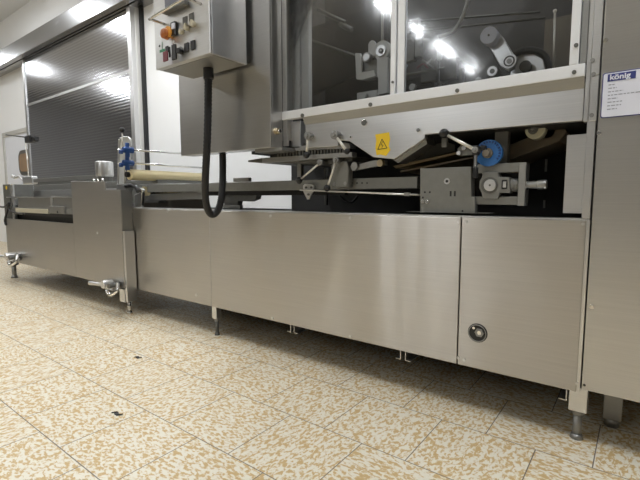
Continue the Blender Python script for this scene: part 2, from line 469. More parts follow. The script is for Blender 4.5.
# frame post between the window and the cabinet
zf1_ = 1.500
fp = emp('frame_post', (-.18, 2.0, .9), 'narrow stainless steel upright post beside the tall right cabinet', 'post')
obj('inner_strip', MB().box(at(583, 0, D).x, -.203, D - .004, D + .05, zf1_ + .002, 3.0), 'dull', fp, .003)
obj('inner_strip', MB().box(-.2025, -.187, D + .002, D + .05, 1.285, 3.0), 'satin', fp, .002)
obj('post', MB().box(-.19, cx0 - .006, D + .006, D + .07, .915, 3.0), 'satin', fp, .003)
obj('cover_strip', MB().box(-.186, cx0 - .004, D - .002, D + .006, 1.452, 3.0), 'satin', fp, .002)
obj('cover_strip', MB().box(-.184, cx0 - .004, D - .002, D + .006, 1.285, 1.448), 'satin', fp, .002)
for px, py in ((592.5, 60), (593.5, 74), (591.5, 115)):
    obj('screw', MB().disc(px, py, 2.0, D - .007, .005, 14), 'dull', fp)

# ------------------------------------------------------------------ machine base with cover panels
zb, zt_ = .216, .908
xs = at(461.5, 218, D).x; xm = at(209, 206, D).x; xl = -3.45; xr = -.172
base = emp('baking_machine', (-1.8, 2.35, 0), 'long low stainless steel machine base with smooth front covers on levelling feet', 'machine')
obj('housing', MB().box(xl, xr, D + .06, 2.75, zb + .02, .86), 'dark', base)  # unseen body, closed into a box to cast shadow
def panel(x0, x1):
    mb = MB(); mb.box(x0, x1, D, D + .02, zb, zt_)
    return obj('cover_panel', mb, 'panel', base, .004)
panel(xl, xm - .0012); panel(xm + .0012, xs - .002); panel(xs + .002, xr)
obj('rear_light_blocker', MB().box(xl, 1.1, 2.76, 2.78, 0.0, .9), 'dull', base)  # unseen panel added to keep light from behind off the floor below
obj('top_ledge', MB().box(xl, xr + .01, D + .012, D + .10, .895, .914), 'satin', base, .002)
obj('edge_flange', MB().box(xr, xr + .012, D + .002, D + .05, zb, .91), 'satin', base)
# cover screws
for px, py in ((462.5 - 4, 222), (466, 222), (583, 224), (458, 358), (464, 360), (577, 384), (272, 318.5), (350, 336.5), (350, 218), (270, 216), (167, 211), (196, 295)):
    obj('screw', MB().disc(px, py, 1.6, D - .004, .006, 12), 'satin', base)
# drain outlet in the right cover
dr = obj('drain_outlet', MB().disc(477.5, 333, 9.6, D - .002, .01, 28), 'black', base, label='round dark drain outlet with a metal fitting inside')
c = at(477.5, 333, D)
obj('fitting_ring', MB().ring(c + Vector((0, -.004, 0)), rad(c, 8.4), .0025), 'dull', dr)
obj('fitting_nut', MB().disc(479, 333, 4.6, D - .010, .012, 6), 'dull', dr, .001)
obj('fitting_bore', MB().disc(479, 333, 2.0, D - .012, .004, 12), 'chrome', dr)
obj('fitting_screw', MB().disc(473.5, 328, 1.4, D - .008, .006, 8), 'chrome', dr)
def foot(x, y, w, zl, parent, ztop=.23, mat='satin', rr=.015, fmat='dull'):
    l = MB(); l.box(x - w/2, x + w/2, y - w/2, y + w/2, zl, ztop)
    o = obj('leg', l, mat, parent, .004)
    obj('lock_nut', MB().cyl((x, y, zl - .022), (x, y, zl), w*.36, n=6), 'dull', o)
    obj('levelling_foot', MB().cyl((x, y, .008), (x, y, zl - .02), rr).cyl((x, y, 0), (x, y, .02), rr*1.5, rr*1.15), fmat, o)
    return o
foot(-.166, 1.995, .066, .125, base, rr=.017)
foot(-2.43, 1.975, .05, .125, base, rr=.013, fmat='darkcast')
# channel ends under the base
def channels(cxp, cyp, full=True):
    p = at(cxp, cyp, 2.0); x = p.x; t = .004; z0_ = .158
    l = MB(); l.prism([(x - .012, 1.97, zb + .03), (x - .012, 1.97, z0_), (x - .042, 1.97, z0_), (x - .042, 1.97, z0_ + t), (x - .016, 1.97, z0_ + t), (x - .016, 1.97, zb + .03)], (0, .7, 0))
    obj('channel_bracket', l, 'satin', base)
    if full:
        l = MB(); l.prism([(x + .012, 1.97, zb + .03), (x + .012, 1.97, z0_), (x + .042, 1.97, z0_), (x + .042, 1.97, z0_ + t), (x + .016, 1.97, z0_ + t), (x + .016, 1.97, zb + .03)], (0, .7, 0))
        obj('channel_bracket', l, 'satin', base)
channels(295.5, 328); channels(405.5, 354); channels(571, 398, False)
obj('inner_side_panel', MB().pbox(567, 135, 583, 213.5, 2.03, .01), 'satin', base, .002, label='pale upright plate inside the opening at the right')

# ------------------------------------------------------------------ hood with window
hx0, hx1 = -1.735, -.205
zf0, zf1 = 1.452, 1.500
hood = emp('machine_hood', (-.95, 2.35, 1.27), 'large stainless steel machine hood with a white framed clear window and hanging skirt', 'machine hood')
obj('window_frame', MB().box(hx0, hx1, D - .012, D + .02, zf0, zf1).box(at(573, 0, D).x, at(582.3, 0, D).x, D - .012, D + .02, zf1, 3.0), 'whitepaint', hood, .003)
mxa = at(390.5, 92, D).x; mxb = at(395.3, 92, D).x; mxc = at(396.6, 92, D).x; mxd = at(403.8, 92, D).x
mu = obj('window_mullion', MB().box(mxa, mxb, D - .006, D + .02, zf1, 3.0).box(mxc, mxd, D, D + .025, zf1, 3.0), 'whitepaint', hood, .002)
for px, py in ((302, 115.5), (370, 104.5), (457, 90.5), (574, 72), (576, 45), (392.3, 82)):
    obj('frame_bolt', MB().disc(px, py, 2.0 if px != 392.3 else 1.2, D - .018, .008, 12), 'darkcast', hood)
obj('window_pane', MB().box(hx0 + .02, mxa, D + .003, D + .009, zf1, 3.0), 'glass', hood)
obj('window_pane', MB().box(mxd, at(573, 0, D).x, D + .003, D + .009, zf1, 3.0), 'glass', hood)
obj('end_stile', MB().box(-1.733, -1.70, D - .005, D + .05, 1.30, 3.0), 'satin', hood, .003)
# shell of the hood
sh = MB()
sh.box(-2.15, hx1, 2.90, 2.92, 1.29, 3.0)
sh.box(-2.15, -2.13, 2.08, 2.90, 1.29, 3.0)
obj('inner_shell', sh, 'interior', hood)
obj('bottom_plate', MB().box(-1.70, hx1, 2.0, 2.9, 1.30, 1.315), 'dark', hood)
# skirt sheet with the hanging guard plate
zk = at(425, 135, D + .012).z
YK = D + .012
zk0 = at(560, 122.5, YK).z
pl = [(hx1, zk0), (at(425, 135, YK).x, zk0 + .0)]
pts = [Vector((hx1, YK, zf0)), Vector((hx1, YK, zk0)), at(425, 134.5, YK), at(425, 138, YK), at(394, 159, YK), at(373, 157, YK), at(349, 141, YK), at(338, 140, YK), at(338, 146, YK), at(306, 148, YK), Vector((at(305, 130, YK).x, YK, zf0))]
obj('skirt_plate', MB().prism(pts, (0, .035, 0)), 'satin', hood, .003, label='bright stainless skirt plate with cut corners')
obj('return_flange', MB().prism([at(425, 134.5, YK + .035), at(427, 144, YK + .035), at(398, 163, YK + .035), at(392, 159, YK + .035)], (0, .10, 0)), 'dull', hood)
obj('reflection_strip', MB().prism([(at(305, 130, YK).x, D - .010, zf0), (at(305, 130, YK).x, YK - .001, zf0 - .040), (at(305, 130, YK).x, YK + .002, zf0)], (hx1 - at(305, 130, YK).x, 0, 0)), 'dull', hood)  # added sloped strip, dull toned for the reflection under the frame
for px, py, r_ in ((364, 122.5, 3.3), (418, 130, 2.0), (350.5, 137, 1.2)):
    obj('skirt_bolt', MB().disc(px, py, r_, YK - .008, .01, 16), 'chrome', hood, .001)
st = MB()
yl = [(375.2, 134.5), (389, 132.2), (390, 139), (388.6, 146), (390.3, 150), (386, 156), (380, 154.5), (376.5, 155.2), (375.3, 148), (376.2, 141)]
stk = obj('warning_sticker', MB().pprism(yl, YK - .0015, .002), 'yellow', hood, label='torn yellow electrical warning sticker with a triangle')
tg = MB(); A = at(382, 139, YK - .002); B = at(377.8, 149.5, YK - .002); C_ = at(387, 148, YK - .002)
for a_, b_ in ((A, B), (B, C_), (C_, A)): tg.cyl(a_, b_, .0016, n=6)
tg.cyl(at(382.6, 141.5, YK - .002), at(381, 145, YK - .002), .0013, n=6).cyl(at(381, 145, YK - .002), at(383.2, 145, YK - .002), .0013, n=6).cyl(at(383.2, 145, YK - .002), at(381.8, 148, YK - .002), .0013, n=6)
obj('hazard_triangle', tg, 'black', stk)
# left end posts, brass latch
obj('corner_post', MB().pbox(272, 121, 280, 152, D + .03, .04), 'dull', hood, .003)
obj('corner_post', MB().pbox(290, 122, 300.5, 148, D + .03, .05), 'satin', hood, .003)
obj('inner_bracket', MB().pbox(281, 119, 290, 150, D + .10, .03), 'dark', hood)
lt = obj('latch_ring', MB().ring(at(284.5, 131, D + .05), .030, .008), 'dull', hood)
obj('latch_block', MB().pbox(281.5, 141, 289, 148.5, D + .01, .05), 'black', hood, .002)
# rack rail under the skirt
Yr = D + .03
obj('rack_rail', MB().pprism([(270, 148.5), (345, 142.5), (350, 145), (350, 148), (270, 152)], Yr, .06), 'dull', hood, .001)
tb = MB()
for i in range(22):
    px = 277 + i * 3.1
    tb.pbox(px, 151 - (px-277)*.06, px + 1.6, 157.5 - (px-277)*.075, Yr + .01, .012)
obj('rack_teeth', tb, 'darkcast', hood)
obj('rack_back', MB().pprism([(270, 150), (350, 145), (350, 153), (270, 160)], Yr + .025, .02), 'black', hood)
obj('lower_rail', MB().pprism([(262, 158), (352, 152), (352, 156.5), (262, 163)], Yr, .05), 'dull', hood, .001)
obj('rail_tray', MB().pprism([(248, 160.5), (262, 158), (340, 160.5), (352, 156), (352, 161), (340, 164), (262, 163), (248, 162)], Yr + .05, .3), 'darkcast', hood)

# interior things behind the window
obj('inner_column', MB().pbox(289.5, -60, 300, 110, D + .05, .03).pbox(300.5, -60, 309, 110, D + .06, .03), 'castlight', hood, .002, label='pale upright column behind the window')
obj('inner_plate', MB().pbox(545, 20, 575, 80, 2.55, .01), 'brownint', hood)
obj('inner_plate', MB().pprism([(303, 30), (390, 2), (390, 60), (303, 100)], 2.7, .01), 'dark', hood)
for (a_, b_, w_) in (((318, 10), (345, 22), .012), ((340, 24), (352, 30), .018), ((405, 22), (540, 12), .006), ((410, 32), (545, 18), .006), ((310, 40), (372, 62), .01)):
    obj('inner_bar', MB().cyl(at(*a_, 2.6), at(*b_, 2.6), w_, n=8), 'darkcast', hood)

arm = emp('link_arm', at(383, 92, 2.15), 'grey cast arm with a round bearing head standing behind the left window pane', 'machine arm')
Ya = 2.12
arm.location.z = 1.50; ORG[arm.name] = Vector(arm.location)
am = MB(); am.pprism([(376.5, 57), (388, 57), (387, 80), (387.5, 93), (378, 95), (378, 78), (377, 77)], Ya, .03); am.disc(381.5, 50, 9.3, Ya, .03)
obj('arm_body', am, 'castlight', arm, .003)
hd = obj('bearing_head', MB().disc(380.5, 50.5, 5.6, Ya - .012, .014), 'satin', arm, .002)
obj('bearing_core', MB().disc(380.5, 50.5, 2.6, Ya - .018, .008, 14), 'darkcast', hd)
obj('bearing_screw', MB().disc(380.5, 50.5, 1.1, Ya - .022, .006, 10), 'chrome', hd)
obj('side_lug', MB().disc(371.5, 44, 3.6, Ya + .02, .02, 18).pbox(368.2, 44, 375, 56, Ya + .02, .02), 'castlight', arm, .002)
kn = obj('round_dial', MB().disc(366, 57, 4.8, Ya - .01, .03, 20), 'dull', arm, .002)
obj('dial_face', MB().disc(366, 57, 3.4, Ya - .014, .006, 18), 'satin', kn)
obj('link_bracket', MB().pprism([(355, 53), (360, 53), (362, 72), (374, 70), (376, 76), (362, 80), (356, 79)], Ya + .01, .02), 'castlight', arm, .002)
obj('link_block', MB().pbox(364, 62, 377, 78, Ya + .035, .03), 'cast', arm, .002)
obj('base_bolt', MB().disc(363.5, 95.5, 3.0, Ya, .02, 8).pbox(357, 93, 377, 99, Ya + .02, .03), 'castlight', arm, .001)
obj('upright_rod', MB().cyl(at(382.5, -30, 2.2), at(382.5, 46, 2.2), .008), 'satin', arm)
# right pane mechanism
Yb = 2.15
fm = emp('feed_mechanism', (-1.1, 2.3, 1.48), 'jumble of small metal blocks, shafts and bolts behind the right window pane', 'mechanism')
for (x0, y0, x1, y1, mt_) in ((405, 28, 414, 60, 'darkcast'), (415, 34, 420, 56, 'cast'), (421, 62, 436, 80, 'darkcast'), (437, 44, 439, 84, 'satin'), (440, 60, 456, 78, 'darkcast'), (404, 80, 432, 88, 'dark'), (447, 70, 462, 84, 'darkcast'), (410, 20, 418, 30, 'darkcast')):
    obj('metal_block', MB().pbox(x0, y0, x1, y1, Yb + random.uniform(0, .2), .04), mt_, fm, .003)
for (x0, y0, x1, y1, w_) in ((422, 60, 438, 72, .006), (424, 66, 432, 60, .008), (404, 40, 430, 40, .006), (405, 75, 445, 68, .006), (460, 60, 475, 70, .008)):
    obj('shaft', MB().cyl(at(x0, y0, Yb), at(x1, y1, Yb + .06), w_, n=10), 'cast', fm)
for (x0, y0, r_) in ((408, 31, 2), (419, 43, 2.2), (412, 87, 3.5), (478, 80, 3)):
    o = obj('bolt_head', MB().disc(x0, y0, r_, Yb - .01, .02, 8), 'dull', fm)
obj('red_lead', MB().tube([at(417, 68, Yb), at(423, 64, Yb), at(428, 68, Yb)], .004, n=8), 'red', fm)
tag(obj('blue_card', MB().pprism([(402, 60), (408, 65), (405, 71), (400.5, 74), (400.5, 60)], 2.02, .002), 'lightblue'), 'small pale blue card edge beside the window mullion', 'card')
tag(obj('cable_conduit', MB().tube([at(472, -25, 2.2), at(468, 0, 2.2), at(462, 18, 2.2), at(453, 31, 2.2), at(440, 37, 2.25)], .010), 'hosegrey'), 'curved grey cable conduit hanging behind the right window pane', 'conduit')
ra = emp('tension_link', at(500, 75, 2.1), 'bright tilted roller arm with a white end disc behind the right window pane', 'machine arm')
Yc = 2.08
am = MB(); am.pprism([(487, 44), (499, 33), (502, 36), (515.5, 58), (514, 67), (508, 71), (500, 66)], Yc, .03)
obj('arm_body', am, 'satin', ra, .004)
dd = obj('end_disc', MB().disc(488.5, 35, 8.3, Yc - .05, .05), 'paper', ra, .002)
obj('disc_screw', MB().disc(488.5, 35, 1.0, Yc - .054, .006, 10), 'darkcast', dd)
dd = obj('bearing', MB().disc(509, 61, 7.2, Yc - .012, .02), 'satin', ra, .002)
obj('bearing_ring', MB().ring(at(509, 61, Yc - .014), rad(at(509, 61, Yc), 4.6), .003), 'darkcast', dd)
obj('bearing_core', MB().disc(509, 61, 2.4, Yc - .018, .01, 12), 'dull', dd)
r2_ = emp('support_roller', at(492, 78, 2.15), 'small ringed roller end beside the foot of the tilted arm', 'roller')
obj('ring', MB().disc(492, 71, 6, 2.14, .05), 'darkcast', r2_, .002)
obj('face', MB().disc(492, 71, 4.6, 2.13, .02), 'satin', r2_)
obj('core', MB().disc(492, 71, 2.4, 2.125, .01, 12), 'darkcast', r2_)
g = emp('arched_guard', at(530, 65, 2.2), 'black arched rubber guard over a pale roundel behind the right pane', 'guard')
arc = [at(514, 55, 2.2), at(522, 50.8, 2.2), at(535, 50.5, 2.2), at(544, 55, 2.2), at(548, 63, 2.2), at(549, 70, 2.2)]
obj('guard_arch', MB().tube(arc, .014), 'black', g)
obj('pale_disc', MB().pprism([(514, 58), (522, 54.5), (534, 54.5), (542, 59), (545, 72), (510, 76)], 2.22, .02), 'satin', g)
obj('dark_hub', MB().disc(525, 66, 5.5, 2.18, .03), 'darkcast', g)
tag(obj('thin_rod', MB().cyl(at(555, 11, 2.12), at(553.5, 68, 2.12), .0045, n=10).ball(at(555, 11, 2.12), .008), 'rod'), 'thin pale upright rod behind the right end of the window', 'rod')

# ------------------------------------------------------------------ electrical cabinet left of the window
YC = 1.84
ex0 = at(182.5, 155, YC).x; ex1 = at(272, 148, YC).x; ez = 1.288
ec = emp('electrical_cabinet', (-2.15, 1.9, 1.288), 'plain stainless steel wall-mounted cabinet behind the control box and black hose', 'cabinet')
obj('body', MB().box(ex0, ex1, YC + .006, 1.935, ez, 3.0), 'panelv', ec, .004)
obj('rear_housing', MB().box(ex0 + .04, ex1 - .25, 1.935, 2.06, ez + .02, 3.0), 'dull', ec)
obj('door', MB().box(ex0, ex1 + .003, YC - .012, YC + .004, ez - .002, 3.0), 'panelv', ec, .003)
kc = atx(276, 131.5, ex1)
lk = obj('latch_knob', MB().cyl(kc - Vector((.004, 0, 0)), kc + Vector((.022, 0, 0)), .019, n=8), 'brass', ec, .002)
obj('knob_tip', MB().cyl(kc + Vector((.022, 0, 0)), kc + Vector((.034, 0, 0)), .011, n=14), 'chrome', lk)
obj('drip_edge', MB().box(ex1 - .16, ex1 + .06, YC + .02, 2.2, ez - .02, ez), 'dull', ec)
# ------------------------------------------------------------------ control box
YX = 1.54
bxa, bxb = at(157, 71, YX).x, at(211, 57, YX).x; bz = 1.765
cb = emp('control_box', ((bxa+bxb)/2, 1.7, bz), 'stainless steel control box with orange emergency button, switches and keys', 'control box')
obj('body', MB().box(bxa, bxb, YX + .012, 1.80, bz, 2.42), 'satin', cb, .003)
obj('front_door', MB().box(bxa - .002, bxb + .002, YX - .006, YX + .009, bz - .002, 2.422), 'satin', cb, .004)
obj('mounting_spacer', MB().box(bxa + .1, bxb - .08, 1.80, YC - .013, bz + .06, 2.3), 'dull', cb)
obj('bottom_plate', MB().box(bxa + .02, bxb - .01, YX + .03, 1.79, bz - .003, bz), 'dull', cb)
Yx = YX - .006
s0 = at(166, 8, Yx); s1 = at(189, 0, Yx)
sc_ = obj('display', MB().box(at(165.5, 4, Yx).x, at(190, 4, Yx).x, Yx - .006, Yx, at(166, 11, Yx).z, 2.32), 'screen', cb, .002, label='grey blue display')
obj('display_shelf', MB().box(at(166.5, 13, Yx).x, at(189.5, 8, Yx).x, Yx - .035, Yx, at(167, 15.5, Yx).z, at(167, 11.5, Yx).z), 'darkcast', cb, .004)
h1_ = at(164, 24, Yx); h2_ = at(201, 4, Yx); hz = h1_.z; hx_a, hx_b = h1_.x, h2_.x; dz_ = h2_.z - h1_.z
yb_ = atx(149.5, 18, hx_a).y
obj('handle', MB().tube([(hx_a, Yx + .002, hz), (hx_a, yb_ + .02, hz), (hx_a + .008, yb_ + .006, hz), (hx_a + .02, yb_, hz), (hx_b - .02, yb_, hz + dz_), (hx_b - .008, yb_ + .006, hz + dz_), (hx_b, yb_ + .02, hz + dz_), (hx_b, Yx + .002, hz + dz_)], .0075, steps=3), 'chrome', cb)
# e-stop
eb = obj('emergency_button', MB().disc(167, 31.5, 5.2, Yx - .03, .03, 20), 'amber', cb, label='orange mushroom emergency button')
c = at(163, 33, Yx - .045)
obj('mushroom_cap', MB().cyl(c + Vector((0, .03, 0)), c, .030, .027).ball(c + Vector((0, .003, 0)), .028, (1, .45, 1)), 'orange', eb)
k1 = obj('toggle_switch', MB().pbox(170, 22.5, 175, 34.5, Yx - .018, .018), 'black', cb, .004)
obj('toggle_tip', MB().pbox(171, 23.5, 174, 28, Yx - .024, .01), 'paper', k1, .002)
obj('small_knob', MB().disc(179.5, 31, 2.6, Yx - .02, .02, 16), 'beige', cb, .002)
for px, py in ((185, 25.5), (191.3, 22)):
    p_ = obj('rotary_switch', MB().pbox(px - 2.6, py - 8, px + 2.4, py + 4, Yx - .003, .003), 'darkcast', cb, .001)
    obj('switch_knob', MB().disc(px - .6, py + 1, 3.0, Yx - .024, .024, 16), 'beige', p_, .003)
    obj('switch_lever', MB().pbox(px - 1.4, py - 2.5, px + .2, py + 3.5, Yx - .034, .012), 'beige', p_, .002)
obj('indicator_hole', MB().disc(159.3, 46, 1.1, Yx - .002, .004, 12), 'black', cb)
kr = obj('key_ring', MB().ring(at(173, 42, Yx - .02), .012, .0015), 'chrome', cb)
obj('key', MB().pbox(171, 45, 175.5, 59, Yx - .03, .012), 'black', kr, .003)
obj('key', MB().pbox(168.3, 47, 170.3, 57, Yx - .02, .004), 'black', kr, .001)
obj('key_tag', MB().pbox(162.5, 52, 167.5, 60.5, Yx - .028, .008), 'red', kr, .003, label='dark red key tag')
obj('key_tag', MB().pbox(165, 46.5, 168, 52, Yx - .024, .006), 'black', kr, .002)
obj('green_mark', MB().pbox(159.5, 50.2, 164.5, 51, Yx - .002, .003).pbox(161.8, 42, 162.3, 50, Yx - .002, .003), 'green', cb)
b_ = obj('round_button', MB().disc(180, 50, 3.4, Yx - .006, .006, 20), 'dull', cb)
obj('button_cap', MB().disc(177.6, 50.5, 2.8, Yx - .03, .03, 18), 'black', b_, .002)
for px, py in ((186, 47.5), (192.4, 45)):
    obj('square_cover', MB().pbox(px - 2.2, py - 4, px + 2.2, py + 4, Yx - .006, .006), 'black', cb, .0015)

# ------------------------------------------------------------------ black hose
hp = []
for px, py, Y in ((208.3, 69, 1.70), (208.3, 85, 1.70), (208, 110, 1.70), (207.3, 140, 1.70), (206, 165, 1.71), (205.2, 185, 1.73), (206, 202, 1.76), (209, 212, 1.79), (213.5, 214.5, 1.82), (218.5, 209, 1.85), (221.5, 197, 1.87), (222.6, 180, 1.89), (222.8, 165, 1.90), (222.5, 152, 1.91)):
    hp.append(at(px, py, Y))
hose = emp('corrugated_hose', hp[0], 'thick black corrugated cable hose looping below the control box', 'hose')
obj('hose_body', MB().tube(hp, .0225, n=16, steps=14, rib=.045), 'rubber', hose)
c = hp[0]
obj('hose_fitting', MB().cyl(c + Vector((0, 0, .03)), c + Vector((0, 0, -.06)), .030), 'black', hose, .003)

# ------------------------------------------------------------------ clamp levers
def lever(hub, tip, Y, label, hubr=4, ballr=4.2, Yt=None, rodr=.0062, post=.05):
    h = at(*hub, Y); t = at(*tip, Y if Yt is None else Yt)
    L_ = emp('clamp_lever', h, label, 'lever')
    r_ = rad(h, hubr)
    obj('hub', MB().cyl(h + Vector((0, post, 0)), h + Vector((0, -.012, 0)), r_*.9, r_, 16).cyl(h + Vector((0, -.012, 0)), h + Vector((0, -.02, 0)), r_*.5, n=12), 'dull', L_, .002)
    obj('rod', MB().cyl(h, t, rodr, rodr*.9, 12), 'rod', L_)
    obj('ball_knob', MB().ball(t, rad(t, ballr)), 'black', L_)
    return L_
lever((308, 136), (306.5, 155), YK - .03, 'clamp lever pointing straight down at the left end of the skirt', 3.8, 3.3, rodr=.0075)
lever((335, 135), (347, 151.5), YK - .03, 'clamp lever slanting down right beside the yellow sticker plate', 4.4, 3.0, rodr=.008)
lever((320.5, 162.5), (299, 180.5), YK + .02, 'clamp lever slanting down left under the rack rail', 3.2, 3.6)
lever((336.5, 160), (327, 188), YK + .02, 'steep clamp lever reaching down over the long guide rail', 3.4, 3.5)
lever((475.5, 150), (444, 133.5), YK - .02, 'clamp lever rising left with a black ball knob beside the blue handwheel', 3.2, 4.8, rodr=.0075)

# ------------------------------------------------------------------ under the hood
cav = base
obj('bay_back', MB().box(-2.33, xr, 2.70, 2.72, .86, 1.30), 'dark', cav)  # dark sheet closing the bay, its shade put into the colour
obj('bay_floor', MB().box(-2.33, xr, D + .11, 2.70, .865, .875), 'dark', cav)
obj('bay_post', MB().pbox(297, 160, 301, 183, 2.1, .03), 'dull', cav, .002)
obj('bay_post', MB().pbox(324, 168, 326.5, 205, 2.5, .02), 'darkcast', cav)
tb = MB(); tb.tube([at(340, 196, 2.55), at(346, 201, 2.55), at(352, 202, 2.55), at(358, 196, 2.55)], .008); obj('cable', tb, 'black', cav)
for (a_, b_) in (((555.6+.0, 159), (555.2, 172)), ):
    pass
obj('dull_edge_strip', MB().pbox(545.2, 159, 546.6, 171.5, 2.5, .01), 'dull', cav)  # narrow upright strips of dull steel at the back of the bay
obj('dull_edge_strip', MB().pbox(543.4, 200, 544.8, 208, 2.5, .01), 'dull', cav)

Yg = 2.06
gz1, gz0 = at(420, 176.3, Yg).z, at(420, 188.3, Yg).z
gr = emp('guide_rail', (-2.0, Yg, gz0), 'long straight grey steel guide rail running through the open bay', 'rail')
obj('rail', MB().box(at(147, 187, Yg).x, -.93, Yg, Yg + .05, gz0, gz1), 'cast', gr, .003)
for px in (352, 357, 362, 367):
    obj('rail_hole', MB().disc(px, 183, .9, Yg - .001, .003, 8), 'black', gr)
obj('rail_top_pad', MB().pbox(233, 178, 248.5, 181.5, Yg + .01, .03), 'dull', gr, .003)
rr2 = emp('lower_guide_bar', (-2.4, 2.2, 1.0), 'black bar running just below the long grey guide rail', 'bar')
z9 = at(260, 192.5, 2.15).z
obj('bar', MB().box(at(150, 190, 2.15).x, at(345, 193, 2.15).x, 2.15, 2.19, z9 - .02, z9 + .018), 'black', rr2, .003)
obj('bar_bracket', MB().pprism([(224, 194), (257, 194), (256, 199), (250, 201.5), (238, 201), (237, 207), (224, 207)], 2.16, .05), 'darkcast', rr2, .003)
obj('bar_clip', MB().pbox(223, 205, 240, 209, 2.1, .03), 'cast', rr2, .002)
tr_ = emp('thin_tension_rod', at(400, 194, 2.0), 'thin pale rod running under the guide rail towards the carriage', 'rod')
obj('rod', MB().cyl(at(300, 190, 2.02), at(425, 195.2, 2.02), .005, n=10), 'rod', tr_)
obj('clip', MB().pbox(404, 192.5, 409, 196, 2.01, .02), 'dull', tr_, .001)
# shield shaped hanger
hg = emp('hanger_plate', at(308, 199, 2.03), 'small shield shaped metal hanger plate bolted on the guide rail', 'bracket')
obj('plate', MB().pprism([(303, 185.5), (304.5, 184), (311, 184), (313.5, 186), (313, 191), (308.6, 199.5), (307, 199.5), (303, 191)], 2.035, .012), 'satin', hg, .001)
for px, py in ((305.5, 187.5), (310.8, 187.5), (308, 194.5)):
    obj('bolt', MB().disc(px, py, 1.1, 2.027, .008, 8), 'darkcast', hg)
# grey casting behind the levers
cs = emp('support_casting', at(340, 187, 2.0), 'worn grey casting clamped on the guide rail behind the steep lever', 'casting')
obj('block', MB().pprism([(331, 165), (336, 161), (347, 161), (348.5, 168), (347.5, 187), (332, 188), (331, 178)], 2.0, .05), 'cast', cs, .005)
obj('bolt', MB().disc(354, 166, 4, 2.0, .05, 14), 'dull', cs, .002)
obj('bolt', MB().disc(334, 184, 2, 1.995, .01, 10), 'dull', cs, .001)
obj('bolt', MB().disc(345, 183.5, 2, 1.995, .01, 10), 'dull', cs, .001)
obj('cross_arm', MB().pprism([(350, 166), (375, 160), (385, 160), (385, 165), (372, 167), (352, 171)], 2.02, .03), 'dull', cs, .002)
obj('arm_bolt', MB().disc(379.5, 163, 3.6, 1.995, .03, 14), 'brass', cs, .002)

# belts
bt = emp('conveyor_belt', at(430, 165, 2.3), 'tan edged conveyor belt sloping up left of the blue handwheel', 'conveyor belt')
obj('belt', MB().pprism([(393, 166), (457, 152), (457, 154), (396, 168.5)], 2.2, .45), 'belt', bt)
obj('belt', MB().pprism([(400, 171), (474, 156.5), (474, 158), (400, 172.5)], 2.12, .45), 'belt2', bt)
obj('belt_side_frame', MB().pprism([(401, 160), (425, 146), (447, 142), (455, 145), (455, 151), (404, 164)], 2.3, .03), 'darkcast', bt)
b2 = emp('return_belt', at(530, 150, 2.35), 'wide brown belt wrapping under the ivory roller at the right of the bay', 'conveyor belt')
obj('belt', MB().pprism([(500, 149), (548, 129), (562, 124), (567, 132), (560, 141), (530, 152), (500, 164)], 2.22, .40), 'belt2', b2, .004)
rl_ = emp('belt_roller', at(535, 138, 2.1), 'ivory plastic belt roller tucked under the right end of the hood skirt', 'roller')
obj('roller', MB().disc(535, 129.5, 9.3, 2.12, .06, 28), 'ivory', rl_, .004)
obj('roller_bearing', MB().disc(532.5, 129.5, 4.4, 2.105, .02, 20), 'darkcast', rl_, .002)
obj('roller_shaft', MB().disc(532.5, 129.5, 2.0, 2.095, .02, 6), 'chrome', rl_)
for px, py, r_, yy in ((547, 131, 8.6, 2.22), (554, 130, 8.6, 2.32), (561, 128, 8.6, 2.44)):
    tag(obj('idler_roller', MB().disc(px, py, r_, yy, .05, 28), 'belt2', None, .006), 'dark brown belt idler disc in the row behind the ivory roller', 'roller', 'brown idler discs')
# small brackets by the handwheel
sb = emp('hinge_bracket', at(463, 153, 2.05), 'small grey hinge bracket with a bolt left of the blue handwheel', 'bracket')
obj('bracket_plate', MB().pprism([(457, 149), (462, 144), (474, 147), (474, 155), (460, 156)], 2.05, .03), 'cast', sb, .003)
obj('bolt', MB().disc(463.5, 148, 2.2, 2.035, .02, 12), 'chrome', sb, .001)
obj('foot_bolt', MB().disc(458.5, 153, 2.2, 2.035, .02, 12), 'satin', sb, .001)
obj('lug', MB().pbox(441.5, 138, 446.5, 147, 2.05, .02), 'cast', sb, .002)
tag(obj('upright_bracket', MB().pbox(495, 129, 507, 163, 2.12, .05), 'cast', None, .003), 'plain grey upright bracket standing behind the blue handwheel', 'bracket')
# blue handwheel
hw = emp('handwheel', at(489, 153, 2.0), 'bright blue ribbed handwheel above the sliding carriage', 'handwheel')
hc = at(488.5, 153, 1.99); hr = rad(hc, 13.2)
wb = MB(); wb.cyl(hc + Vector((0, .03, 0)), hc, hr*.97, hr, 36)
wo = obj('wheel', wb, 'blue', hw, .002)
for i in range(16):
    a = math.radians(-35 + i * 15)
    u_ = Vector((math.cos(a), 0, math.sin(a))); p_ = Vector((0, -.001, 0))
    obj('grip_notch', MB().cyl(hc + u_*hr*.74 + p_, hc + u_*hr*.90 + p_, .003, n=6), 'darkblue', wo)
obj('wheel_hub', MB().disc(487, 153, 5, 1.975, .02).disc(485.5, 153, 3.4, 1.955, .03), 'brownint', hw, .002)
hk = emp('crank_catch', at(475, 165, 1.93), 'chrome and black catch hanging from the lever hub before the handwheel', 'catch')
obj('catch_arm', MB().pbox(473.8, 149, 476.4, 177, YK - .01, .012), 'chrome', hk, .004)
obj('catch_cap', MB().pbox(471.8, 145.5, 478, 155, YK - .02, .03), 'black', hk, .006)
obj('catch_cap', MB().pbox(472.8, 167, 477, 178, YK - .015, .02), 'black', hk, .005)
obj('catch_cap', MB().pbox(479, 145.5, 485.5, 150, YK, .03), 'black', hk, .006)

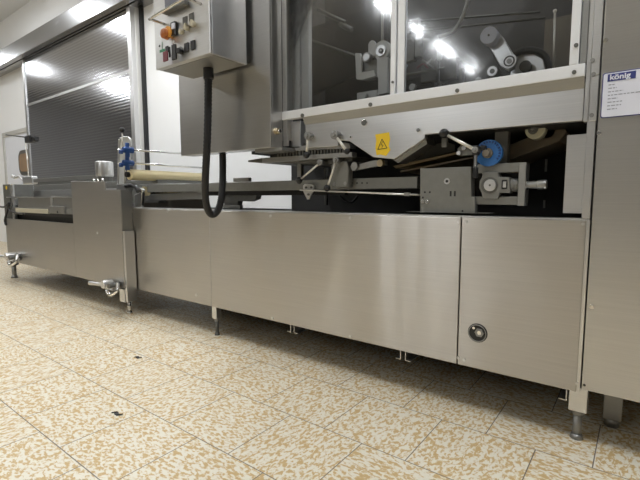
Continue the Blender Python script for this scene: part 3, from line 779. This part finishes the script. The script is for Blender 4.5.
# ------------------------------------------------------------------ sliding carriage
Yq = 1.99
cg = emp('slide_carriage', at(447, 213, 2.02), 'flat grey carriage plate with holes, bolts and slots standing on the machine base', 'carriage')
obj('plate', MB().pprism([(420, 168.5), (471, 166.5), (471.5, 196.5), (475, 197), (475, 213), (420, 213)], Yq, .05), 'cast', cg, .003)
obj('foot_plate', MB().pbox(406, 211.5, 489, 213.5, Yq - .03, .09), 'cast', cg, .001)
w_ = obj('washer', MB().disc(446.8, 181.2, 3.0, Yq - .004, .005), 'satin', cg)
obj('bore', MB().disc(446.8, 181.2, 1.4, Yq - .006, .005, 12), 'black', w_)
for px, py in ((424.8, 192.2), (429.8, 192.2), (422.8, 197.5), (462.5, 211)):
    obj('hole', MB().disc(px, py, 1.0, Yq - .001, .003, 10), 'black', cg)
for px in (450.6, 454.8):
    obj('slot', MB().pbox(px - .8, 191, px + .8, 196.3, Yq - .001, .003), 'black', cg)
for px, py in ((422.5, 201.5), (426.8, 201.7)):
    obj('bolt_head', MB().disc(px, py, 2.0, Yq - .010, .012, 14), 'chrome', cg, .001)
bf = emp('bearing_frame', at(498, 207, 2.05), 'open grey frame holding the round bearing block and spring', 'bearing')
obj('frame_bar', MB().pbox(473, 164.5, 520, 172, Yq + .02, .06), 'cast', bf, .003)
obj('frame_bar', MB().pbox(473, 196.5, 520, 205, Yq + .02, .06), 'cast', bf, .003)
obj('frame_end', MB().pbox(519, 162.5, 524.5, 206, Yq + .01, .07), 'dull', bf, .003)
obj('frame_back', MB().pbox(473, 172, 520, 196.5, Yq + .075, .005), 'dark', bf)
bb = MB(); bb.pprism([(482.5, 172), (498, 172), (499, 177), (509.5, 177), (510, 193), (499, 193), (498, 199), (482.5, 199), (481.5, 193), (479, 188), (479.5, 181), (481.5, 178)], Yq + .005, .05)
bo = obj('bearing_block', bb, 'cast', bf, .003)
obj('block_recess', MB().disc(489.5, 185.3, 8.2, Yq + .002, .01, 28), 'darkcast', bo)
obj('block_core', MB().disc(489.7, 185.2, 5.9, Yq - .006, .02, 24), 'satin', bo, .002)
obj('core_centre', MB().disc(489.7, 185.2, 1.0, Yq - .008, .004, 10), 'darkcast', bo)
obj('block_slot', MB().pbox(501.8, 180, 506.8, 189, Yq + .003, .004), 'black', bo)
obj('slot_nut', MB().pbox(502.8, 181.5, 506, 187.5, Yq + .000, .006), 'satin', bo, .001)
sp = MB(); 
for i in range(6):
    a_ = at(511 + i*1.5, 185.2, Yq + .04)
    sp.ring(a_, .026, .0042, axis=(1, 0, 0), n=20, k=6)
obj('spring', sp, 'cast', bf)
pn = emp('adjusting_screw', at(523, 185, 2.03), 'shiny cylindrical adjusting screw projecting right from the bearing frame', 'screw')
a_ = at(524.5, 185, Yq + .04); b_ = at(546, 184.5, Yq + .04)
obj('shaft', MB().cyl(a_, b_, .017), 'dull', pn, .003)
obj('collar', MB().cyl(a_, a_ + Vector((.012, 0, 0)), .022), 'chrome', pn, .002)
obj('end_cap', MB().cyl(b_ - Vector((.035, 0, 0)), b_ + Vector((.004, 0, 0)), .020), 'dull', pn, .004)

# ------------------------------------------------------------------ left infeed unit
YI = 1.84
iu = emp('infeed_unit', (-4.8, 2.3, 0), 'long low stainless steel infeed table at the far left end of the machine', 'machine')
gx0, gx1 = -4.34, -3.452
pts = [(gx0, YI, .236), (gx0, YI, 1.155), (at(105, 183, YI).x, YI, 1.135), (at(105, 190, YI).x, YI, 1.066), (gx1, YI, 1.062), (gx1, YI, .236)]
obj('guard_panel', MB().prism(pts, (0, .012, 0)), 'shadesteel', iu, .003)
obj('side_panel', MB().box(gx1 - .012, gx1, YI + .012, D + .005, .22, 1.062), 'dull', iu)
zl0 = at(8, 222, YI).z
obj('lower_panel', MB().box(-6.16, gx0, YI, YI + .012, .236, at(40, 221, YI).z), 'shadesteel', iu, .003)
zq_ = lambda py, Y=YI: at(40, py, Y).z
obj('slot_back', MB().box(-6.1, gx0, YI + .05, YI + .06, .80, zq_(212)), 'black', iu)
obj('slot_rail', MB().box(at(15, 211, YI).x, at(47, 211, YI).x, YI + .005, YI + .03, zq_(213.5), zq_(209)), 'beige', iu, .003)
obj('slot_rail', MB().box(-6.08, gx0, YI + .012, YI + .045, zq_(213), zq_(208)), 'cast', iu, .002)
obj('tray_front', MB().box(at(16, 200, YI).x, gx0, YI + .02, YI + .045, zq_(208), zq_(197.5)), 'dull', iu, .002)
obj('tray_rim', MB().box(-6.1, gx0, YI + .008, YI + .06, zq_(197.8), zq_(196.6)), 'satin', iu)
obj('tray_floor', MB().box(-6.1, gx0, YI + .045, 2.15, zq_(207), zq_(206)), 'dull', iu)
obj('tray_back', MB().box(at(26, 193, 2.15).x, gx0 + .3, 2.15, 2.17, .95, at(50, 190, 2.15).z), 'satin', iu, .002)
obj('tray_block', MB().pbox(20, 191, 26, 197, 2.05, .05), 'whitepaint', iu, .003)
obj('top_deck', MB().box(-6.3, -3.5, 2.22, 2.7, .95, at(60, 184.0, 2.22).z), 'cast', iu, .004)
obj('table_housing', MB().box(-6.16, gx1 - .02, YI + .08, 2.7, .25, .80), 'dark', iu)
obj('tray_divider', MB().pbox(50, 196, 52, 206, YI + .01, .3), 'satin', iu)
cp = obj('clamp_block', MB().pbox(49, 206, 64, 214, YI - .01, .04), 'dull', iu, .004)
obj('clamp_hole', MB().disc(57.3, 212, 1.4, YI - .012, .004, 10), 'black', cp)
obj('deck_strip', MB().box(at(33, 178, 2.35).x, at(99, 178, 2.35).x, 2.35, 2.40, at(60, 181, 2.35).z, at(60, 177, 2.35).z), 'dull', iu, .002)
obj('deck_slot', MB().box(at(35, 178, 2.3).x, at(97, 178, 2.3).x, 2.33, 2.5, at(60, 184, 2.33).z, at(60, 181, 2.33).z), 'darkcast', iu)
ep = MB().pbox(2.5, 184.5, 12, 223, 1.86, .25)
epo = obj('end_box', ep, 'darkcast', iu, .006, label='dark grey end box with a small yellow mark')
obj('yellow_mark', MB().disc(6.2, 187.8, 1.8, 1.857, .004, 12), 'yellow', epo)
obj('end_upright', MB().pbox(12, 184, 13.2, 224, 1.85, .02).pbox(9.5, 205, 14.5, 224, 1.87, .04), 'satin', iu)
obj('panel_bolt', MB().disc(97, 233, 1.3, YI - .004, .006, 10), 'satin', iu)
cbm = MB().tube([at(-3, 206, 1.83), at(4, 207, 1.83), at(9, 203, 1.83), at(7, 212, 1.83), at(5, 220, 1.83), at(6, 225, 1.83)], .012, n=8)
obj('cable', cbm, 'black', iu)
cbm = MB().tube([at(7, 206, 1.83), at(11, 211, 1.83), at(17, 213, 1.835), at(24, 214, 1.835)], .010, n=8)
obj('cable', cbm, 'black', iu)
# corner leg post
px_, py_ = -3.53, 1.925
lo_ = obj('leg', MB().box(px_ - .04, px_ + .045, 1.855, 1.925, .105, .22), 'satin', iu, .004)
obj('leg_sleeve', MB().box(gx1 + .0005, gx1 + .03, YI + .005, D - .006, .12, .72), 'satin', iu, .003)
obj('levelling_foot', MB().cyl((px_ + .03, 1.9, .01), (px_ + .03, 1.9, .11), .017).cyl((px_ + .03, 1.9, 0), (px_ + .03, 1.9, .02), .028, .02), 'chrome', lo_)
lo_ = obj('leg', MB().cyl((-6.25, 1.92, .16), (-6.25, 1.92, .27), .055, .06), 'darkcast', iu, .004)
obj('levelling_foot', MB().cyl((-6.25, 1.92, 0), (-6.25, 1.92, .17), .025).cyl((-6.25, 1.92, 0), (-6.25, 1.92, .03), .04, .03), 'dull', lo_)
obj('side_bracket', MB().box(-6.33, -6.14, 1.86, 1.98, .25, .29), 'dull', iu, .004)

def valve(px, py, Y, s, label):
    c = at(px, py, Y)
    v = emp('lock_clamp', c, label, 'clamp')
    obj('clamp_body', MB().box(c.x - .14*s, c.x + .10*s, Y - .03*s, Y + .05*s, c.z - .035*s, c.z + .03*s).cyl(c + Vector((-.05*s, -.06*s, .02*s)), c + Vector((-.05*s, .05*s, .02*s)), .045*s), 'satin', v, .006)
    obj('clamp_lever', MB().cyl(c + Vector((-.1*s, -.03*s, .01*s)), c + Vector((-.36*s, -.05*s, .0)), .018*s, .024*s), 'satin', v, .003)
    obj('clamp_arm', MB().tube([c + Vector((.02*s, -.05*s, -.04*s)), c + Vector((.12*s, -.06*s, -.07*s)), c + Vector((.2*s, -.03*s, -.02*s)), c + Vector((.16*s, 0, .05*s))], .02*s, n=8), 'chrome', v)
    obj('clamp_bolt', MB().cyl(c + Vector((.08*s, -.06*s, .02*s)), Vector((c.x + .08*s, YI + .002, c.z + .02*s)), .03*s, n=8), 'darkcast', v, .002)
valve(110, 286, YI - .055, .78, 'bright metal locking clamp under the guard panel beside the corner leg')
valve(12.5, 258, YI - .055, .95, 'bright metal locking clamp at the far left end above the last foot')

# ------------------------------------------------------------------ things standing on the infeed unit
mo = emp('drive_motor', at(105, 183, 2.3), 'small grey upright drive motor with a domed cover on the infeed table', 'motor')
c = at(105, 180, 2.32); mo.location = (c.x, c.y, 1.145); ORG[mo.name] = Vector(mo.location)
r_ = rad(c, 8.2); z1 = at(105, 161.5, 2.32).z
obj('motor_cover', MB().cyl((c.x, c.y, 1.22), (c.x, c.y, z1), r_, n=28), 'satin', mo, .012, seg=3)
obj('motor_base', MB().cyl((c.x, c.y, 1.145), (c.x, c.y, 1.225), r_*.8, n=24), 'darkcast', mo, .003)
for dx in (-.09, .09, 0):
    obj('mount_bolt', MB().cyl((c.x + dx, c.y - r_*.8, 1.145), (c.x + dx, c.y - r_*.8, 1.20), .014, n=10), 'chrome', mo)
# clamp stand holding the cross bars
ys = 1.99
stn = emp('roller_stand', at(123, 188, ys), 'grey arched stand plate carrying the blue clamps and cream roller', 'stand')
obj('stand_plate', MB().pprism([(117.5, 190), (118.5, 145), (119.5, 139.5), (122, 137), (127, 136.5), (130, 139), (131, 145), (131, 165), (124, 168), (124, 190)], ys + .02, .02), 'castlight', stn, .002)
obj('stand_edge', MB().tube([at(117.8, 190, ys + .015), at(118.7, 145, ys + .015), at(119.8, 140, ys + .015), at(122.5, 137.3, ys + .015), at(127, 136.8, ys + .015), at(130, 139.3, ys + .015), at(131, 146, ys + .015)], .006, n=8), 'satin', stn)
obj('side_pin', MB().cyl(at(117.5, 150, ys - .02), at(124, 150, ys), .012, n=10), 'black', stn)
obj('foot_block', MB().pbox(116, 184, 127, 190.5, ys - .01, .06), 'dull', stn, .004)
kl = emp('height_lever', at(122.5, 150, ys - .03), 'thin upright lever with a black ball knob on the roller stand', 'lever')
obj('rod', MB().cyl(at(122.6, 152, ys - .01), at(122.2, 131, ys - .01), .006, n=10), 'rod', kl)
obj('ball_knob', MB().ball(at(122.1, 130, ys - .01), rad(at(122, 130, ys), 2.7)), 'black', kl)
for (py, lb, mt2) in ((150, 'upper blue bar clamp on the roller stand', 'blue'), (163, 'lower blue bar clamp on the roller stand', 'blue')):
    c = at(127.5, py, ys - .03)
    v = emp('bar_clamp', c, lb, 'clamp')
    obj('clamp_body', MB().cyl(c + Vector((0, .05, 0)), c + Vector((0, -.04, 0)), .026).cyl(c + Vector((-.005, 0, -.06)), c + Vector((0, 0, .06)), .020, .017), ('clampblue'), v, .004)
    obj('clamp_screw', MB().ball(c + Vector((-.04, -.05, -.005)), .016), 'chrome', v)
    obj('clamp_cap', MB().cyl(c + Vector((0, -.045, -.02)), c + Vector((0, -.07, -.02)), .018), 'darkblue', v, .003)
RX = -3.55
for (py0, py1, lb) in ((150, 155, 'upper thin steel cross bar reaching back from the blue clamp'), (163, 168, 'lower thin steel cross bar just above the cream roller')):
    a_ = atx(131, py0, RX); b_ = atx(205, py1, RX)
    tag(obj('cross_bar', MB().cyl(a_, b_, .0085, n=10), 'chrome'), lb, 'bar')
a_ = atx(129, 174.6, RX); b_ = atx(203.5, 178, RX)
ro = emp('cream_roller', (a_ + b_) / 2, 'long cream dough roller lying across the machine behind the stand', 'roller')
obj('roller_body', MB().cyl(a_, b_, .047, .047, 28), 'dough', ro, .006)
obj('end_bearing', MB().cyl(a_ - Vector((0, .03, 0)), a_, .024, n=18), 'black', ro, .003)
# infeed bed between the corner and the guide rail
ib = emp('infeed_bed', (-3.1, 2.4, .9), 'shallow light grey infeed bed with a tan belt below the cream roller', 'conveyor')
zq = 1.125
obj('bed_edge', MB().pprism([(139, 184.5), (165, 183), (203, 184), (224, 181), (224, 190), (203, 190), (160, 188.5), (147, 186.5)], 2.12, .03), 'satin', ib, .002)
obj('bed_plate', MB().box(-3.45, -2.5, 2.2, 2.68, 1.06, 1.075), 'satin', ib)
obj('tan_belt', MB().pprism([(142, 186.5), (160, 188.6), (203, 190.5), (203, 193), (170, 193), (145, 196)], 2.15, .02), 'dough', ib)
obj('lower_bar', MB().pprism([(150, 194.5), (205, 190.5), (205, 199), (145, 201)], 2.13, .03), 'dull', ib, .002)
obj('bed_side', MB().pbox(142, 198.5, 206, 209, 2.3, .02), 'brownint', ib)
obj('bed_bracket', MB().pprism([(134.5, 195), (139, 193), (140, 188), (142, 190), (141, 207), (135, 207)], 2.0, .03), 'chrome', ib, .003)
cu_ = tag(obj('black_hook', MB().tube([at(126, 186, 1.98), at(131, 185.2, 1.98), at(136, 187, 1.98), at(138.5, 191.5, 1.98)], .020, n=10), 'black'), 'short black curved hook at the corner of the infeed bed', 'hook')
# left rear sensor bracket with rod
sr = emp('sensor_bracket', at(30, 175, 2.4), 'black sensor clamp on a thin rod at the far left of the machine', 'sensor')
obj('sensor_head', MB().pbox(24, 136, 29.5, 142, 2.4, .08).pbox(29.5, 137, 34.5, 141, 2.42, .06), 'black', sr, .01)
obj('arm', MB().cyl(at(6, 134.8, 2.43), at(24, 137, 2.43), .010, n=10), 'darkcast', sr)
obj('rod', MB().cyl(at(25.6, 142, 2.45), at(28.8, 178, 2.45), .008, n=10), 'rod', sr)
hr_ = iu
obj('hook_lever', MB().tube([at(13, 176, 2.4), at(15, 178, 2.4), at(19, 176.5, 2.4), at(22, 179, 2.4), at(25, 182, 2.4)], .016, n=10), 'satin', hr_)
obj('hook_tip', MB().ball(at(13, 176.3, 2.4), .026), 'satin', hr_)
obj('hook_base', MB().pbox(22, 176.5, 32, 184, 2.38, .08), 'satin', hr_, .015)

# ------------------------------------------------------------------ scraps on the floor
def scrap(px, py, lb, s):
    c = atz(px, py); mb = MB()
    mb.tube([c + Vector((-.03*s, -.01, .003)), c + Vector((-.01*s, .008, .006)), c + Vector((.015*s, .0, .004)), c + Vector((.03*s, .012, .007))], .003, n=6, steps=4)
    mb.box(c.x - .012*s, c.x + .014*s, c.y - .008, c.y + .006, 0.0, .006)
    tag(obj('floor_scrap', mb, 'black', None, .001), lb, 'scrap')
scrap(117, 414.5, 'dark scrap on the floor tiles nearest the viewer', 1.0)
scrap(138, 358, 'smaller dark scrap on the floor tiles farther back', .8)

# ------------------------------------------------------------------ faint even bluish world background
w = bpy.data.worlds.new('hall'); S.world = w; w.use_nodes = True
w.node_tree.nodes['Background'].inputs[0].default_value = (.8, .85, 1, 1)
w.node_tree.nodes['Background'].inputs[1].default_value = .05
